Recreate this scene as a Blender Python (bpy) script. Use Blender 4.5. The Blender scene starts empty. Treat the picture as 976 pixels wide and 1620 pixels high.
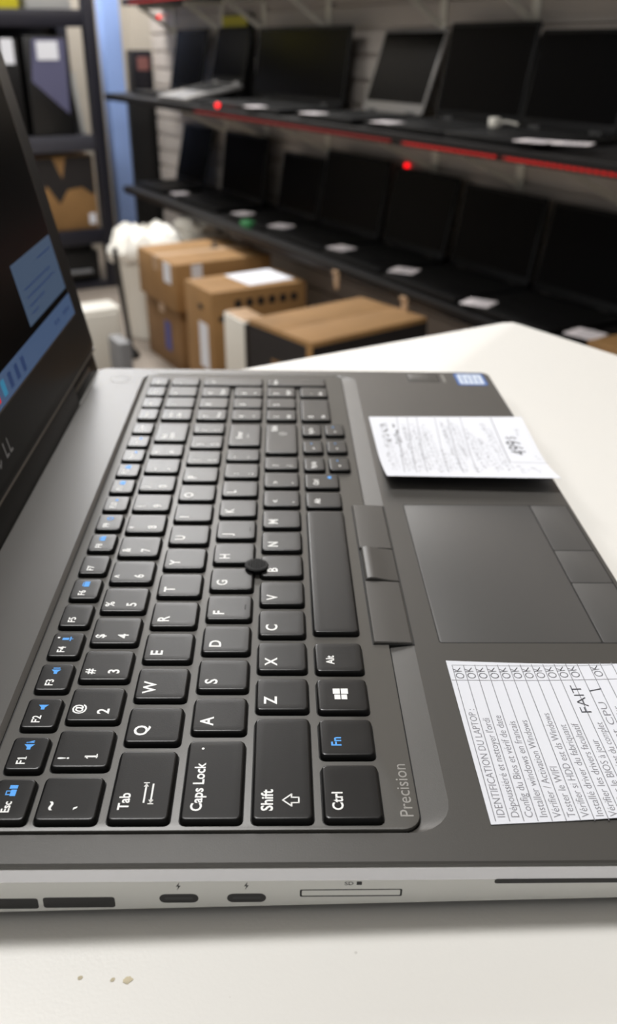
import bpy, math, random
from mathutils import Vector, Matrix, Euler
random.seed(7)
SC = bpy.context.scene
COL = SC.collection
PI = math.pi
def R(d): return math.radians(d)

# ------------------------------------------------------------------ camera, world, lamps, exposure
cam_data = bpy.data.cameras.new('camera')
cam = bpy.data.objects.new('camera', cam_data); COL.objects.link(cam)
c_right = Vector((0.8741658, -0.4856252, -0.0014983))
c_fwd = Vector((0.4312730, 0.7777383, -0.4573038))
c_up = Vector((0.2232435, 0.3991131, 0.8893093))
CAM = Vector((-0.03986, -0.216455, 0.195533))
mw = Matrix.Identity(4)
for i in range(3):
    mw[i][0] = c_right[i]; mw[i][1] = c_up[i]; mw[i][2] = -c_fwd[i]; mw[i][3] = CAM[i]
cam.matrix_world = mw
cam_data.sensor_fit = 'VERTICAL'; cam_data.sensor_height = 36.0; cam_data.sensor_width = 36.0 * 976 / 1620
cam_data.lens = 1446.843 / 1620 * 36.0
cam_data.clip_start = 0.01; cam_data.clip_end = 50
cam_data.dof.use_dof = True; cam_data.dof.focus_distance = 0.262; cam_data.dof.aperture_fstop = 14.5
SC.camera = cam

world = bpy.data.worlds.new('world'); SC.world = world; world.use_nodes = True
bg = world.node_tree.nodes['Background']; bg.inputs[0].default_value = (1.0, 1.0, 1.0, 1); bg.inputs[1].default_value = 0.27

def area(name, loc, sx, sy, power, color=(1, 0.99, 0.975), rot=(0, 0, 0)):
    l = bpy.data.lights.new(name, 'AREA'); l.shape = 'RECTANGLE'; l.size = sx; l.size_y = sy
    l.energy = power; l.color = color
    o = bpy.data.objects.new(name, l); COL.objects.link(o); o.location = loc; o.rotation_euler = rot
    return o
area('unseen_ceiling_light', (0.05, 0.62, 1.66), 0.6, 0.3, 25)
area('unseen_ceiling_light', (-0.9, 1.7, 1.66), 0.6, 1.2, 24)  # added lamp to brighten the shelf wall
area('unseen_ceiling_light', (-0.7, -0.7, 1.66), 1.2, 0.6, 2.5)  # added front fill light
area('unseen_ceiling_light', (1.22, 3.6, 1.66), 0.35, 2.6, 56)  # added strip lamp, placed so it reflects in the keys
area('unseen_ceiling_light', (0.8, 4.6, 1.66), 1.2, 0.6, 54)

SC.view_settings.view_transform = 'Standard'; SC.view_settings.look = 'None'
SC.view_settings.gamma = 1.0; SC.view_settings.use_curve_mapping = False
SC.view_settings.exposure = 0.10

# ------------------------------------------------------------------ materials
def lin(c):
    c /= 255.0
    return c / 12.92 if c <= 0.04045 else ((c + 0.055) / 1.055) ** 2.4
def mat(name, rgb, rough=0.5, metal=0.0, spec=0.5, var=0.0, vscale=40.0, bump=0.0, bscale=400.0, emit=None, estr=0.0, rvar=0.0):
    m = bpy.data.materials.new(name); m.use_nodes = True
    nt = m.node_tree; b = nt.nodes['Principled BSDF']
    col = (lin(rgb[0]), lin(rgb[1]), lin(rgb[2]), 1)
    b.inputs['Base Color'].default_value = col
    b.inputs['Roughness'].default_value = rough; b.inputs['Metallic'].default_value = metal
    b.inputs['Specular IOR Level'].default_value = spec
    tc = None
    if var or bump or rvar:
        tc = nt.nodes.new('ShaderNodeTexCoord')
    if var:
        n = nt.nodes.new('ShaderNodeTexNoise'); n.inputs['Scale'].default_value = vscale; n.inputs['Detail'].default_value = 4
        nt.links.new(tc.outputs['Object'], n.inputs['Vector'])
        r = nt.nodes.new('ShaderNodeMapRange'); r.inputs[1].default_value = 0.3; r.inputs[2].default_value = 0.7
        r.inputs[3].default_value = 1 - var; r.inputs[4].default_value = 1 + var
        nt.links.new(n.outputs['Fac'], r.inputs[0])
        v = nt.nodes.new('ShaderNodeVectorMath'); v.operation = 'SCALE'; v.inputs[0].default_value = col[:3]
        nt.links.new(r.outputs[0], v.inputs['Scale']); nt.links.new(v.outputs[0], b.inputs['Base Color'])
    if rvar:
        n = nt.nodes.new('ShaderNodeTexNoise'); n.inputs['Scale'].default_value = 30
        nt.links.new(tc.outputs['Object'], n.inputs['Vector'])
        r = nt.nodes.new('ShaderNodeMapRange'); r.inputs[3].default_value = rough - rvar; r.inputs[4].default_value = rough + rvar
        nt.links.new(n.outputs['Fac'], r.inputs[0]); nt.links.new(r.outputs[0], b.inputs['Roughness'])
    if bump:
        n = nt.nodes.new('ShaderNodeTexNoise'); n.inputs['Scale'].default_value = bscale; n.inputs['Detail'].default_value = 2
        nt.links.new(tc.outputs['Object'], n.inputs['Vector'])
        bp = nt.nodes.new('ShaderNodeBump'); bp.inputs['Strength'].default_value = bump; bp.inputs['Distance'].default_value = 0.001
        nt.links.new(n.outputs['Fac'], bp.inputs['Height']); nt.links.new(bp.outputs[0], b.inputs['Normal'])
    if emit:
        b.inputs['Emission Color'].default_value = (lin(emit[0]), lin(emit[1]), lin(emit[2]), 1)
        b.inputs['Emission Strength'].default_value = estr
    return m

def table_mat():
    m = mat('white laminate', (236, 234, 229), 0.42, bump=0.05, bscale=900)
    nt = m.node_tree; b = nt.nodes['Principled BSDF']
    tc = nt.nodes.new('ShaderNodeTexCoord')
    v = nt.nodes.new('ShaderNodeTexVoronoi'); v.inputs['Scale'].default_value = 110
    nt.links.new(tc.outputs['Object'], v.inputs['Vector'])
    n = nt.nodes.new('ShaderNodeTexNoise'); n.inputs['Scale'].default_value = 60
    nt.links.new(tc.outputs['Object'], n.inputs['Vector'])
    lt = nt.nodes.new('ShaderNodeMath'); lt.operation = 'LESS_THAN'; lt.inputs[1].default_value = 0.05
    nt.links.new(v.outputs['Distance'], lt.inputs[0])
    gt = nt.nodes.new('ShaderNodeMath'); gt.operation = 'GREATER_THAN'; gt.inputs[1].default_value = 0.58
    nt.links.new(n.outputs['Fac'], gt.inputs[0])
    mu = nt.nodes.new('ShaderNodeMath'); mu.operation = 'MULTIPLY'
    nt.links.new(lt.outputs[0], mu.inputs[0]); nt.links.new(gt.outputs[0], mu.inputs[1])
    mx = nt.nodes.new('ShaderNodeMix'); mx.data_type = 'RGBA'
    mx.inputs[6].default_value = (lin(236), lin(234), lin(229), 1); mx.inputs[7].default_value = (lin(214), lin(211), lin(205), 1)
    nt.links.new(mu.outputs[0], mx.inputs[0]); nt.links.new(mx.outputs[2], b.inputs['Base Color'])
    return m

M_TABLE = table_mat()
M_STAIN = mat('dried brown spot', (184, 172, 142), 0.5, var=0.3, vscale=300)
M_DECK = mat('soft charcoal coating', (70, 68, 65), 0.38, spec=0.62, bump=0.04, bscale=2500)
M_KEYS = mat('black key side and gap shade', (10, 10, 10), 0.5, spec=0.25)
M_LATT = mat('charcoal key lattice', (88, 86, 82), 0.40, spec=0.7, bump=0.04, bscale=2500)
M_KEY = mat('black key plastic', (14, 13, 13), 0.31, spec=0.40, bump=0.03, bscale=2500)
M_GAP = mat('black gap', (8, 8, 8), 0.6)
M_LEG = mat('white key print', (248, 248, 246), 0.5)
M_BLUE = mat('blue key print', (72, 165, 250), 0.5)
M_GREYP = mat('grey model print', (150, 148, 143), 0.5)
M_SILVER = mat('silver painted metal', (208, 208, 204), 0.42, metal=0.2, bump=0.03, bscale=1800)
M_CHAMF = mat('polished chamfer', (222, 222, 226), 0.22, metal=0.5)
M_PORT = mat('black port', (10, 10, 11), 0.45)
M_TONGUE = mat('dark port tongue', (34, 34, 36), 0.4)
M_RUBBER = mat('black rubber', (14, 14, 14), 0.7)
M_STICK = mat('black stick cap', (46, 46, 46), 0.75, bump=0.6, bscale=3000)
M_PAD = mat('touchpad surface', (80, 79, 78), 0.42)
M_LIDB = mat('black lid plastic', (15, 15, 16), 0.42, spec=0.35)
M_SCREEN = mat('screen glass', (6, 6, 7), 0.22, spec=0.35)
M_LINE = mat('bezel highlight strip', (120, 112, 104), 0.35, metal=0.4)
M_WIN = mat('lit window on screen', (10, 12, 16), 0.4, emit=(76, 96, 122), estr=0.55)
M_TASK = mat('lit taskbar on screen', (10, 12, 16), 0.4, emit=(76, 100, 136), estr=0.55)
M_ICON = mat('lit dark icon', (6, 8, 12), 0.4, emit=(28, 48, 84), estr=1.0)
M_ICON2 = mat('lit cyan icon', (6, 8, 12), 0.4, emit=(40, 110, 140), estr=1.0)
M_LOGO = mat('grey logo print', (150, 150, 152), 0.4)
M_PAPER = mat('white paper', (226, 228, 235), 0.7, spec=0.2)
M_INK = mat('grey printed ink', (132, 132, 138), 0.7)
M_PEN = mat('black pen ink', (46, 46, 54), 0.6)
M_STKB = mat('blue sticker border', (44, 96, 168), 0.35)
M_STKW = mat('pale sticker face', (208, 218, 232), 0.35)
# shop
M_FLOOR = mat('grey brown floor', (140, 130, 120), 0.5, var=0.12, vscale=6)
M_CEIL = mat('white ceiling', (215, 212, 206), 0.8)
M_BACK = mat('beige back wall', (176, 168, 156), 0.8, var=0.05, vscale=3)
M_SLAT = mat('greige slatwall board', (196, 187, 178), 0.45, var=0.06, vscale=5)
M_SHELF = mat('black shelf board', (18, 16, 16), 0.5, spec=0.3, var=0.15, vscale=10)
M_GLINT = mat('pale wall bracket', (240, 236, 224), 0.4, metal=0.1)
M_LAPB = mat('black laptop plastic', (13, 13, 14), 0.45, spec=0.25)
M_LAPK = mat('black laptop keyboard', (9, 9, 9), 0.5, spec=0.3, bump=0.3, bscale=120)
M_LAPS = mat('black laptop screen', (5, 5, 6), 0.25, spec=0.06)
M_LAPSV = mat('silver laptop metal', (150, 148, 146), 0.35, metal=0.5)
M_TAG = mat('white price tag', (238, 230, 232), 0.7)
M_RED = mat('red led glow', (120, 10, 10), 0.5, emit=(255, 20, 12), estr=0.5)
M_REDD = mat('red led diffuser', (120, 14, 10), 0.5, emit=(150, 20, 12), estr=0.08)
M_REDB = mat('bright red led', (140, 6, 8), 0.5, emit=(255, 18, 26), estr=2.0)
M_CARD = mat('brown cardboard', (146, 110, 66), 0.75, var=0.12, vscale=9)
M_CARDD = mat('darker cardboard', (126, 94, 58), 0.75, var=0.15, vscale=9)
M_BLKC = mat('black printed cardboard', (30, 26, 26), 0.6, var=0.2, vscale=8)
M_TAPE = mat('clear brown tape', (190, 160, 130), 0.3)
M_BLUEP = mat('blue label print', (70, 76, 140), 0.6)
M_WPLA = mat('white plastic', (222, 218, 208), 0.4)
M_BAG = mat('white crinkled bag', (235, 232, 224), 0.35)
M_BLK = mat('black plastic', (18, 18, 19), 0.4)
M_RACK = mat('dark navy rack metal', (30, 30, 40), 0.45)
M_RACKG = mat('grey rack metal', (74, 74, 82), 0.4, metal=0.3)
M_PCB = mat('blue grey case panel', (92, 92, 120), 0.4)
M_GREY = mat('grey plastic', (120, 120, 122), 0.5)
M_LGREY = mat('light grey plastic', (170, 170, 168), 0.5)
M_COLM = mat('column with blue light in colour', (160, 190, 250), 0.5)  # white column; the blue light on it is put into this colour
M_YEL = mat('yellow box print', (200, 190, 40), 0.5)
M_GREEN = mat('green plastic', (60, 130, 80), 0.5)
M_PINK = mat('dusty pink print', (150, 100, 96), 0.5)

# ------------------------------------------------------------------ mesh builder
def rr(x0, x1, y0, y1, r, n=3):
    r = max(1e-9, min(r, (x1 - x0) / 2 - 1e-9, (y1 - y0) / 2 - 1e-9)); P = []
    for cx, cy, a in ((x1 - r, y1 - r, 0), (x0 + r, y1 - r, 90), (x0 + r, y0 + r, 180), (x1 - r, y0 + r, 270)):
        for k in range(n + 1):
            t = R(a + 90.0 * k / n); P.append((cx + r * math.cos(t), cy + r * math.sin(t)))
    return P
class MB:
    def __init__(s): s.v = []; s.f = []; s.m = []
    def add(s, vs, fs, m=0):
        o = len(s.v); s.v += [tuple(v) for v in vs]
        for f in fs: s.f.append([o + i for i in f]); s.m.append(m)
    def loft(s, loops, m=0, cap0=True, cap1=True, closed=True, mcap=None):
        n = len(loops[0]); vs = [p for l in loops for p in l]; fs = []
        for j in range(len(loops) - 1):
            for i in range(n if closed else n - 1):
                k = (i + 1) % n; fs.append([j * n + i, j * n + k, (j + 1) * n + k, (j + 1) * n + i])
        s.add(vs, fs, m)
        o = len(s.v) - len(vs)
        if cap0: s.f.append([o + i for i in reversed(range(n))]); s.m.append(m)
        if cap1: s.f.append([o + (len(loops) - 1) * n + i for i in range(n)]); s.m.append(m if mcap is None else mcap)
    def prism(s, x0, x1, y0, y1, z0, z1, r=0.0, b=0.0, m=0, n=3, fn=None, mcap=None):
        L = []
        st = [(b, z0), (b * .3, z0 + b * .3), (0, z0 + b), (0, z1 - b), (b * .3, z1 - b * .3), (b, z1)] if b else [(0, z0), (0, z1)]
        for i, z in st:
            L.append([(x, y, z) for x, y in rr(x0 + i, x1 - i, y0 + i, y1 - i, max(r - i, 1e-6), n)])
        if fn: L = [[fn(*p) for p in l] for l in L]
        s.loft(L, m, mcap=mcap)
    def box(s, x0, x1, y0, y1, z0, z1, m=0, fn=None):
        v = [(x, y, z) for z in (z0, z1) for x, y in ((x0, y0), (x1, y0), (x1, y1), (x0, y1))]
        if fn: v = [fn(*p) for p in v]
        s.add(v, [[3, 2, 1, 0], [4, 5, 6, 7], [0, 1, 5, 4], [1, 2, 6, 5], [2, 3, 7, 6], [3, 0, 4, 7]], m)
    def poly(s, pts, z0, z1, m=0, fn=None):
        L = [[(x, y, z) for x, y in pts] for z in (z0, z1)]
        if fn: L = [[fn(*p) for p in l] for l in L]
        s.loft(L, m)
    def tube(s, pts, r, m=0, n=8, cap=True):
        P = [Vector(p) for p in pts]; L = []
        rs = r if isinstance(r, (list, tuple)) else [r] * len(P)
        for i, p in enumerate(P):
            d = (P[min(i + 1, len(P) - 1)] - P[max(i - 1, 0)]).normalized()
            a = d.cross(Vector((0, 0, 1)) if abs(d.z) < .9 else Vector((1, 0, 0))).normalized(); c = d.cross(a)
            L.append([tuple(p + (a * math.cos(2 * PI * k / n) + c * math.sin(2 * PI * k / n)) * rs[i]) for k in range(n)])
        s.loft(L, m, cap, cap)
    def lathe(s, prof, cx, cy, m=0, n=24, fn=None):
        L = [[(cx + r * math.cos(2 * PI * k / n), cy + r * math.sin(2 * PI * k / n), z) for k in range(n)] for r, z in prof]
        if fn: L = [[fn(*p) for p in l] for l in L]
        s.loft(L, m)
    def build(s, name, mats, parent=None, loc=None, rot=None, smooth=35, fn=None):
        me = bpy.data.meshes.new(name)
        v = [fn(*p) for p in s.v] if fn else s.v
        me.from_pydata(v, [], s.f)
        if not isinstance(mats, (list, tuple)): mats = [mats]
        for mm in mats: me.materials.append(mm)
        me.polygons.foreach_set('material_index', s.m)
        me.validate(); me.update()
        import bmesh
        b = bmesh.new(); b.from_mesh(me); bmesh.ops.recalc_face_normals(b, faces=b.faces[:]); b.to_mesh(me); b.free()
        if smooth:
            me.polygons.foreach_set('use_smooth', [True] * len(me.polygons)); me.set_sharp_from_angle(angle=R(smooth))
        o = bpy.data.objects.new(name, me); COL.objects.link(o)
        if parent: o.parent = parent
        if loc is not None: o.location = loc
        if rot is not None: o.rotation_euler = rot
        return o
def tag(o, label, cat, group=None, kind=None):
    o['label'] = label; o['category'] = cat
    if group: o['group'] = group
    if kind: o['kind'] = kind
    return o
def struct(o): o['kind'] = 'structure'; return o
def thing(name, loc, label, cat, group=None, rot=(0, 0, 0)):
    o = bpy.data.objects.new(name, None); COL.objects.link(o); o.empty_display_size = 0.02
    o.location = loc; o.rotation_euler = rot
    return tag(o, label, cat, group)

_tx = {}
def textgeo(st, bold=0.0):
    key = (st, bold)
    if key not in _tx:
        cu = bpy.data.curves.new('t', 'FONT'); cu.body = st; cu.size = 1.0; cu.resolution_u = 3; cu.offset = bold
        ob = bpy.data.objects.new('t', cu); COL.objects.link(ob)
        dg = bpy.context.evaluated_depsgraph_get(); dg.update()
        me = bpy.data.meshes.new_from_object(ob.evaluated_get(dg))
        vs = [tuple(v.co) for v in me.vertices]; fs = [list(p.vertices) for p in me.polygons]
        bpy.data.objects.remove(ob); bpy.data.curves.remove(cu); bpy.data.meshes.remove(me)
        if st in ('1', 'F1'):
            x1_ = max(v[0] for v in vs); h1 = max(v[1] for v in vs); o = len(vs)
            vs += [(x1_ - .05, h1, 0), (x1_ - .24, h1 - .13, 0), (x1_ - .24, h1 - .22, 0), (x1_ - .05, h1 - .10, 0)]; fs.append([o, o + 1, o + 2, o + 3])
            o = len(vs); vs += [(x1_ - .22, 0, 0), (x1_ + .12, 0, 0), (x1_ + .12, .07, 0), (x1_ - .22, .07, 0)]; fs.append([o, o + 1, o + 2, o + 3])
        w = max([v[0] for v in vs], default=0.0)
        _tx[key] = (vs, fs, w)
    return _tx[key]
def text(mb, st, X, Y, z, size, m=1, width=None, fn=None, bold=0.0, sx=1.0, center=False, ang=0.0):
    """writing on a laptop-deck surface: reads along +Y, glyph tops towards -X; (X, Y) = baseline start, in mm"""
    vs, fs, w = textgeo(st, bold)
    if not vs: return
    k = size * sx
    if width: k = width / w
    off = -k * w / 2 if center else 0
    ca, sa = math.cos(ang), math.sin(ang)
    P = []
    for a, b, _ in vs:
        p, q_ = a * k + off, b * size
        p, q_ = p * ca - q_ * sa, p * sa + q_ * ca
        P.append((X - q_, Y + p, z))
    if fn: P = [fn(*p) for p in P]
    mb.add(P, fs, m)
def stroke(mb, pts, w, z, m=1, fn=None):
    """a pen line of width w through pts (X, Y)"""
    n = len(pts); L = []; Rr = []
    for i in range(n):
        a = pts[max(i - 1, 0)]; b = pts[min(i + 1, n - 1)]
        dx, dy = b[0] - a[0], b[1] - a[1]; l = math.hypot(dx, dy) or 1
        nx, ny = -dy / l * w / 2, dx / l * w / 2
        L.append((pts[i][0] + nx, pts[i][1] + ny, z)); Rr.append((pts[i][0] - nx, pts[i][1] - ny, z))
    vs = L + Rr
    if fn: vs = [fn(*p) for p in vs]
    mb.add(vs, [[i, i + 1, n + i + 1, n + i] for i in range(n - 1)], m)

# ------------------------------------------------------------------ the room (axes along the slatwall)
FL = -0.90; CE = 1.70; XW = 1.74; YB = 5.2
b = MB(); b.box(-2.4, 2.2, -2.2, YB, FL - .05, FL); struct(b.build('floor', M_FLOOR, smooth=0))
b = MB(); b.box(-2.4, 2.2, -2.2, YB, CE, CE + .05); struct(b.build('ceiling', M_CEIL, smooth=0))
b = MB(); b.box(-2.4, 2.2, YB, YB + .06, FL, CE); struct(b.build('wall_back', M_BACK, smooth=0))
b = MB(); b.box(1.86, 1.92, -2.2, YB, FL, CE)
struct(b.build('wall_right', M_BACK, smooth=0))
# slatwall boards fixed in front of the right wall: one panel of horizontal slats with grooves
b = MB(); prof = []
z = FL
while z < CE - .08:
    prof += [(XW + .012, z), (XW + .012, z + .009), (XW + .002, z + .010), (XW, z + .012), (XW, z + .072), (XW + .002, z + .074)]
    z += .075
pa = [(x, 0.3, zz) for x, zz in prof]; pb = [(x, 4.58, zz) for x, zz in prof]
b.loft([pa, pb], 0, False, False, closed=False)
b.box(XW + .0125, 1.858, 0.3, 4.58, FL, z)
struct(b.build('trim_1', M_SLAT, smooth=0))

ORD = ['first', 'second', 'third', 'fourth', 'fifth', 'sixth', 'seventh', 'eighth', 'ninth', 'tenth']
# ------------------------------------------------------------------ counter
TA = R(0)
def counter():
    t = thing('counter', (-0.3, -0.2, FL), 'white laminate counter top under the large open laptop in front', 'counter')
    o = Vector((-0.3, -0.2, FL))
    cx, cy = 0.4448, 0.3262
    r = .012
    pts = [(cx - .0007 + .0145 * .0, cy - .010), (cx - .002, cy - .003), (cx - .010, cy)]
    loop = [(0.524, -0.85)] + pts + [(-1.5, 0.292), (-1.5, -0.85)]
    def off(l, d): # inset toward the middle
        return [(x - d if x > 0.2 else x + d if x < -1 else x - d * .3, y - d if y > 0 else y + d) for x, y in l]
    m = MB()
    L = []
    for d, zz in ((.002, -.030), (0, -.028), (0, -.0015), (.0005, -.0005), (.0015, 0)):
        L.append([(x - o.x, y - o.y, zz - o.z) for x, y in off(loop, d)])
    m.loft(L)
    m.build('counter_top', M_TABLE, t)
    m = MB(); m.box(-1.4 - o.x, 0.42 - o.x, -0.75 - o.y, 0.20 - o.y, 0, -.030 - o.z); m.build('counter_body', M_WPLA, t, smooth=0)
    m = MB()
    for (x, y, rr_) in ((-0.0090, -0.0730, .0010), (-0.0120, -0.0712, .0005), (-.0185, -.0670, .0005)):
        pp = []
        for k in range(18):
            a = 2 * PI * k / 18; q = rr_ * random.uniform(.75, 1.1); pp.append((x + q * math.cos(a) * 1.3 - o.x, y + q * math.sin(a) - o.y))
        m.poly(pp, -o.z, -o.z + .00015)
    m.build('dried_spot', M_STAIN, t)
counter()

# ------------------------------------------------------------------ the laptop in front (local frame in mm, X to the front edge, Y to its right end)
A_T, A_Z = R(1.3), R(-27.5)
RL = Euler((0, A_T, A_Z)).to_matrix()
def lw(x, y, z): return RL @ (Vector((x, y, z)) / 1000) + Vector((0, 0, .0215))
O = (70.0, 137.0, -20.0)
LAP = thing('laptop', lw(*O), 'large open charcoal laptop with silver side standing on the white counter', 'laptop', rot=(0, A_T, A_Z))
def fl(x, y, z): return ((x - O[0]) / 1000, (y - O[1]) / 1000, (z - O[2]) / 1000)
def part(mb, name, mats, parent=LAP, smooth=35, label=None):
    o = mb.build(name, mats, parent, fn=fl, smooth=smooth)
    if label: o['label'] = label
    return o
TT = math.tan(A_T)
# chassis: silver frame, wedge shaped underside
m = MB(); L = []
X0, X1, Y0, Y1 = -60, 189.8, -53, 325
def lvl(z): return lambda x, y: z + (x - 10) * TT        # level underside in the tilted frame
def loop(i, zf, r=7):
    return [(x, y, zf(x, y) if callable(zf) else zf) for x, y in rr(X0 + i, X1 - i, Y0 + i, Y1 - i, r - min(i, r - 1), 5)]
m.loft([loop(16, lvl(-19.7)), loop(9, lvl(-19.3)), loop(3.5, lvl(-18.2)), loop(1.0, lvl(-17.2))], 2, True, False)
m.loft([loop(1.0, lvl(-17.2)), loop(.25, lvl(-16.7)), loop(0, lvl(-16.0)), loop(0, -6.6)], 0, False, False)
m.loft([loop(0, -6.6), loop(.25, -5.9), loop(1.0, -3.5)], 1, False, False)
m.loft([loop(1.0, -3.5), loop(1.5, -3.3)], 0, False, True)
part(m, 'chassis', [M_SILVER, M_CHAMF, M_RUBBER], label='silver metal side frame')
# feet
for x in (-45, 165):
    for y in (-20, 294):
        m = MB(); zb = -21.35 / math.cos(A_T) + x * TT
        m.prism(x - 6, x + 6, y - 18, y + 18, zb, lvl(-19.8)(x, y) + 0.8, 5, .3); part(m, 'rubber_foot', M_RUBBER)
# deck with keyboard opening
m = MB(); NS = 6
D0, D1, E0, E1 = -47, 188.4, -51.9, 323.6
H0, H1, G0, G1 = -19, 106.2, -42.4, 314.2
def RQ(a, b_, c, d, r, z): return [(x, y, z) for x, y in rr(a, b_, c, d, r, NS)]
m.loft([RQ(D0, D1, E0, E1, 5.5, -3.4), RQ(D0, D1, E0, E1, 5.5, -2.4), RQ(D0 + .5, D1 - .5, E0 + .5, E1 - .5, 5, -2.0)], 0, True, False)
inner = RQ(H0, H1, G0, G1, 11, -2.0)
m.loft([RQ(D0 + .5, D1 - .5, E0 + .5, E1 - .5, 5, -2.0), inner], 0, False, False)
m.loft([inner, RQ(-17.3, 98.4, -41.8, 313.5, 5.5, -2.9), RQ(-17.3, 98.4, -41.8, 313.5, 5.5, -3.27)], 0, False, False)
m.add(RQ(-17.3, 98.4, -41.8, 313.5, 5.5, -3.27), [list(range(4 * (NS + 1)))], 1)
m.box(D0 - 11, D0 - .02, -30, 304, -4.6, -3.9, 1)
part(m, 'palm_rest_deck', [M_DECK, M_GAP])
# keyboard
m = MB(); m.prism(-16.4, 97.9, -41.3, 313.0, -3.25, -1.85, 5, .25, n=NS)
text(m, 'Precision', 96.3, -37.4, -1.82, 5.0, 1, width=19.6)
KB = part(m, 'keyboard', [M_LATT, M_GREYP])
def key(x0, x1, y0, y1, leg=(), name='key'):
    y0 += .25; y1 -= .35; x1 -= .25
    mb = MB(); L = []
    for e, z in ((.78, -1.87), (.72, -1.0), (.5, -.4), (.3, -.14), (.1, -.02), (-.15, 0.0)):
        L.append([(x, y, z) for x, y in rr(x0 - e, x1 + e, y0 - e, y1 + e, 1.2 + e * .4, 3)])
    # slightly dished top
    L.append([(x, y, -.03) for x, y in rr(x0 + 2.2, x1 - 2.2, y0 + 2.2, y1 - 2.2, 1.2, 3)])
    mb.loft(L[3:], 0, False, True)
    mb.loft([[(x, y, -1.835) for x, y in rr(x0 - 1.05, x1 + 1.05, y0 - 1.05, y1 + 1.05, 1.8, 3)], [(x, y, -1.83) for x, y in rr(x0 - .74, x1 + .74, y0 - .74, y1 + .74, 1.5, 3)], L[1], L[2], L[3]], 3, False, False)  # outer flat ring is coloured black for the shade in the key gap
    for f in leg: f(mb, x0, x1, y0, y1)
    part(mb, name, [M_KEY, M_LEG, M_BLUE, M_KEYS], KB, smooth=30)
ZL = .03
def T(st, fx, fy, size=5.2, m_=1, bold=.022, sx=1.0):      # text with cap top-left at fraction of the key
    def f(mb, x0, x1, y0, y1):
        text(mb, st, x0 + fx * (x1 - x0), y0 + fy * (y1 - y0), ZL, size, m_, bold=bold, sx=sx)
    return f
def icon(kind, fx, fy, s=1.0, m_=2):
    def f(mb, x0, x1, y0, y1):
        cx, cy = x0 + fx * (x1 - x0), y0 + fy * (y1 - y0)
        def P(pts): mb.add([(cx - q * s, cy + p * s, ZL) for p, q in pts], [list(range(len(pts)))], m_)
        if kind in ('mute', 'vol', 'volup'):
            P([(-1.2, -.4), (-.5, -.4), (.4, -1.1), (.4, 1.1), (-.5, .4), (-1.2, .4)])
            if kind != 'vol': P([(.8, -.8), (1.1, -.8), (1.1, .8), (.8, .8)])
            if kind == 'mute': P([(1.3, -.9), (1.55, -.7), (.9, .9), (.65, .7)])
        elif kind == 'lock':
            P([(-1.0, -1.0), (1.0, -1.0), (1.0, .3), (-1.0, .3)]); P([(-.7, .35), (-.4, .35), (-.4, 1.0), (-.7, 1.0)]); P([(.4, .35), (.7, .35), (.7, 1.0), (.4, 1.0)]); P([(-.7, 1.05), (.7, 1.05), (.7, 1.3), (-.7, 1.3)])
            P([(1.3, -1), (2.4, -1), (2.4, .8), (1.3, .8)])
        elif kind == 'mic':
            P([(-.45, -.4), (.45, -.4), (.45, 1.2), (-.45, 1.2)]); P([(-.9, -.9), (.9, -.9), (.9, -.6), (-.9, -.6)]); P([(-.15, -1.4), (.15, -1.4), (.15, -.9), (-.15, -.9)])
        elif kind == 'rect':
            P([(-1.3, -.7), (1.3, -.7), (1.3, .7), (-1.3, .7)]); P([(-1.0, .85), (1.0, .85), (1.0, 1.1), (-1.0, 1.1)])
        elif kind == 'dot':
            P([(.55 * math.cos(k * PI / 5), .55 * math.sin(k * PI / 5)) for k in range(10)])
        elif kind == 'ring':
            for k in range(8):
                a, b_ = k * PI / 4, (k + .8) * PI / 4
                P([(1.1 * math.cos(a), 1.1 * math.sin(a)), (1.1 * math.cos(b_), 1.1 * math.sin(b_)), (.6 * math.cos(b_), .6 * math.sin(b_)), (.6 * math.cos(a), .6 * math.sin(a))])
        elif kind == 'win':
            for (a, b_, c, d) in ((-2.4, -.15, .15, 1.9), (.15, 2.7, .15, 2.3), (-2.4, -.15, -1.9, -.15), (.15, 2.7, -2.3, -.15)):
                k1 = .12 if c > 0 else -.12
                P([(a, c), (b_, c), (b_, d), (a, d)])
        elif kind == 'tab':
            for q, d in ((.95, 1), (-.95, -1)):
                P([(-3.6, q - .24), (3.6, q - .24), (3.6, q + .24), (-3.6, q + .24)])
                P([(d * 3.7, q), (d * 2.5, q + .7), (d * 2.5, q - .7)]); P([(d * 3.8, q - .8), (d * 4.1, q - .8), (d * 4.1, q + .8), (d * 3.8, q + .8)])
        elif kind == 'shift':
            w = .42
            o_ = [(0, 2.4), (2.2, 0), (1.0, 0), (1.0, -2.0), (-1.0, -2.0), (-1.0, 0), (-2.2, 0)]
            for k in range(7):
                a, b_ = o_[k], o_[(k + 1) % 7]; dx, dy = b_[0] - a[0], b_[1] - a[1]; l = math.hypot(dx, dy)
                nx, ny = -dy / l * w / 2, dx / l * w / 2; ex, ey = dx / l * w / 2, dy / l * w / 2
                P([(a[0] + nx - ex, a[1] + ny - ey), (b_[0] + nx + ex, b_[1] + ny + ey), (b_[0] - nx + ex, b_[1] - ny + ey), (a[0] - nx - ex, a[1] - ny - ey)])
        elif kind in ('up', 'down', 'left', 'right'):
            a = {'up': 0, 'left': 90, 'down': 180, 'right': 270}[kind]
            pt = [(0, 1.0), (-.9, -.7), (.9, -.7)]
            ca, sa = math.cos(R(a)), math.sin(R(a)); P([(p * ca - q * sa, p * sa + q * ca) for p, q in pt])
        elif kind == 'enter':
            P([(-2, -.15), (2, -.15), (2, .15), (-2, .15)]); P([(-2.6, 0), (-1.5, .8), (-1.5, -.8)])
        elif kind == 'bump':
            P([(-1.6, -.22), (1.6, -.22), (1.6, .22), (-1.6, .22)])
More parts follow.
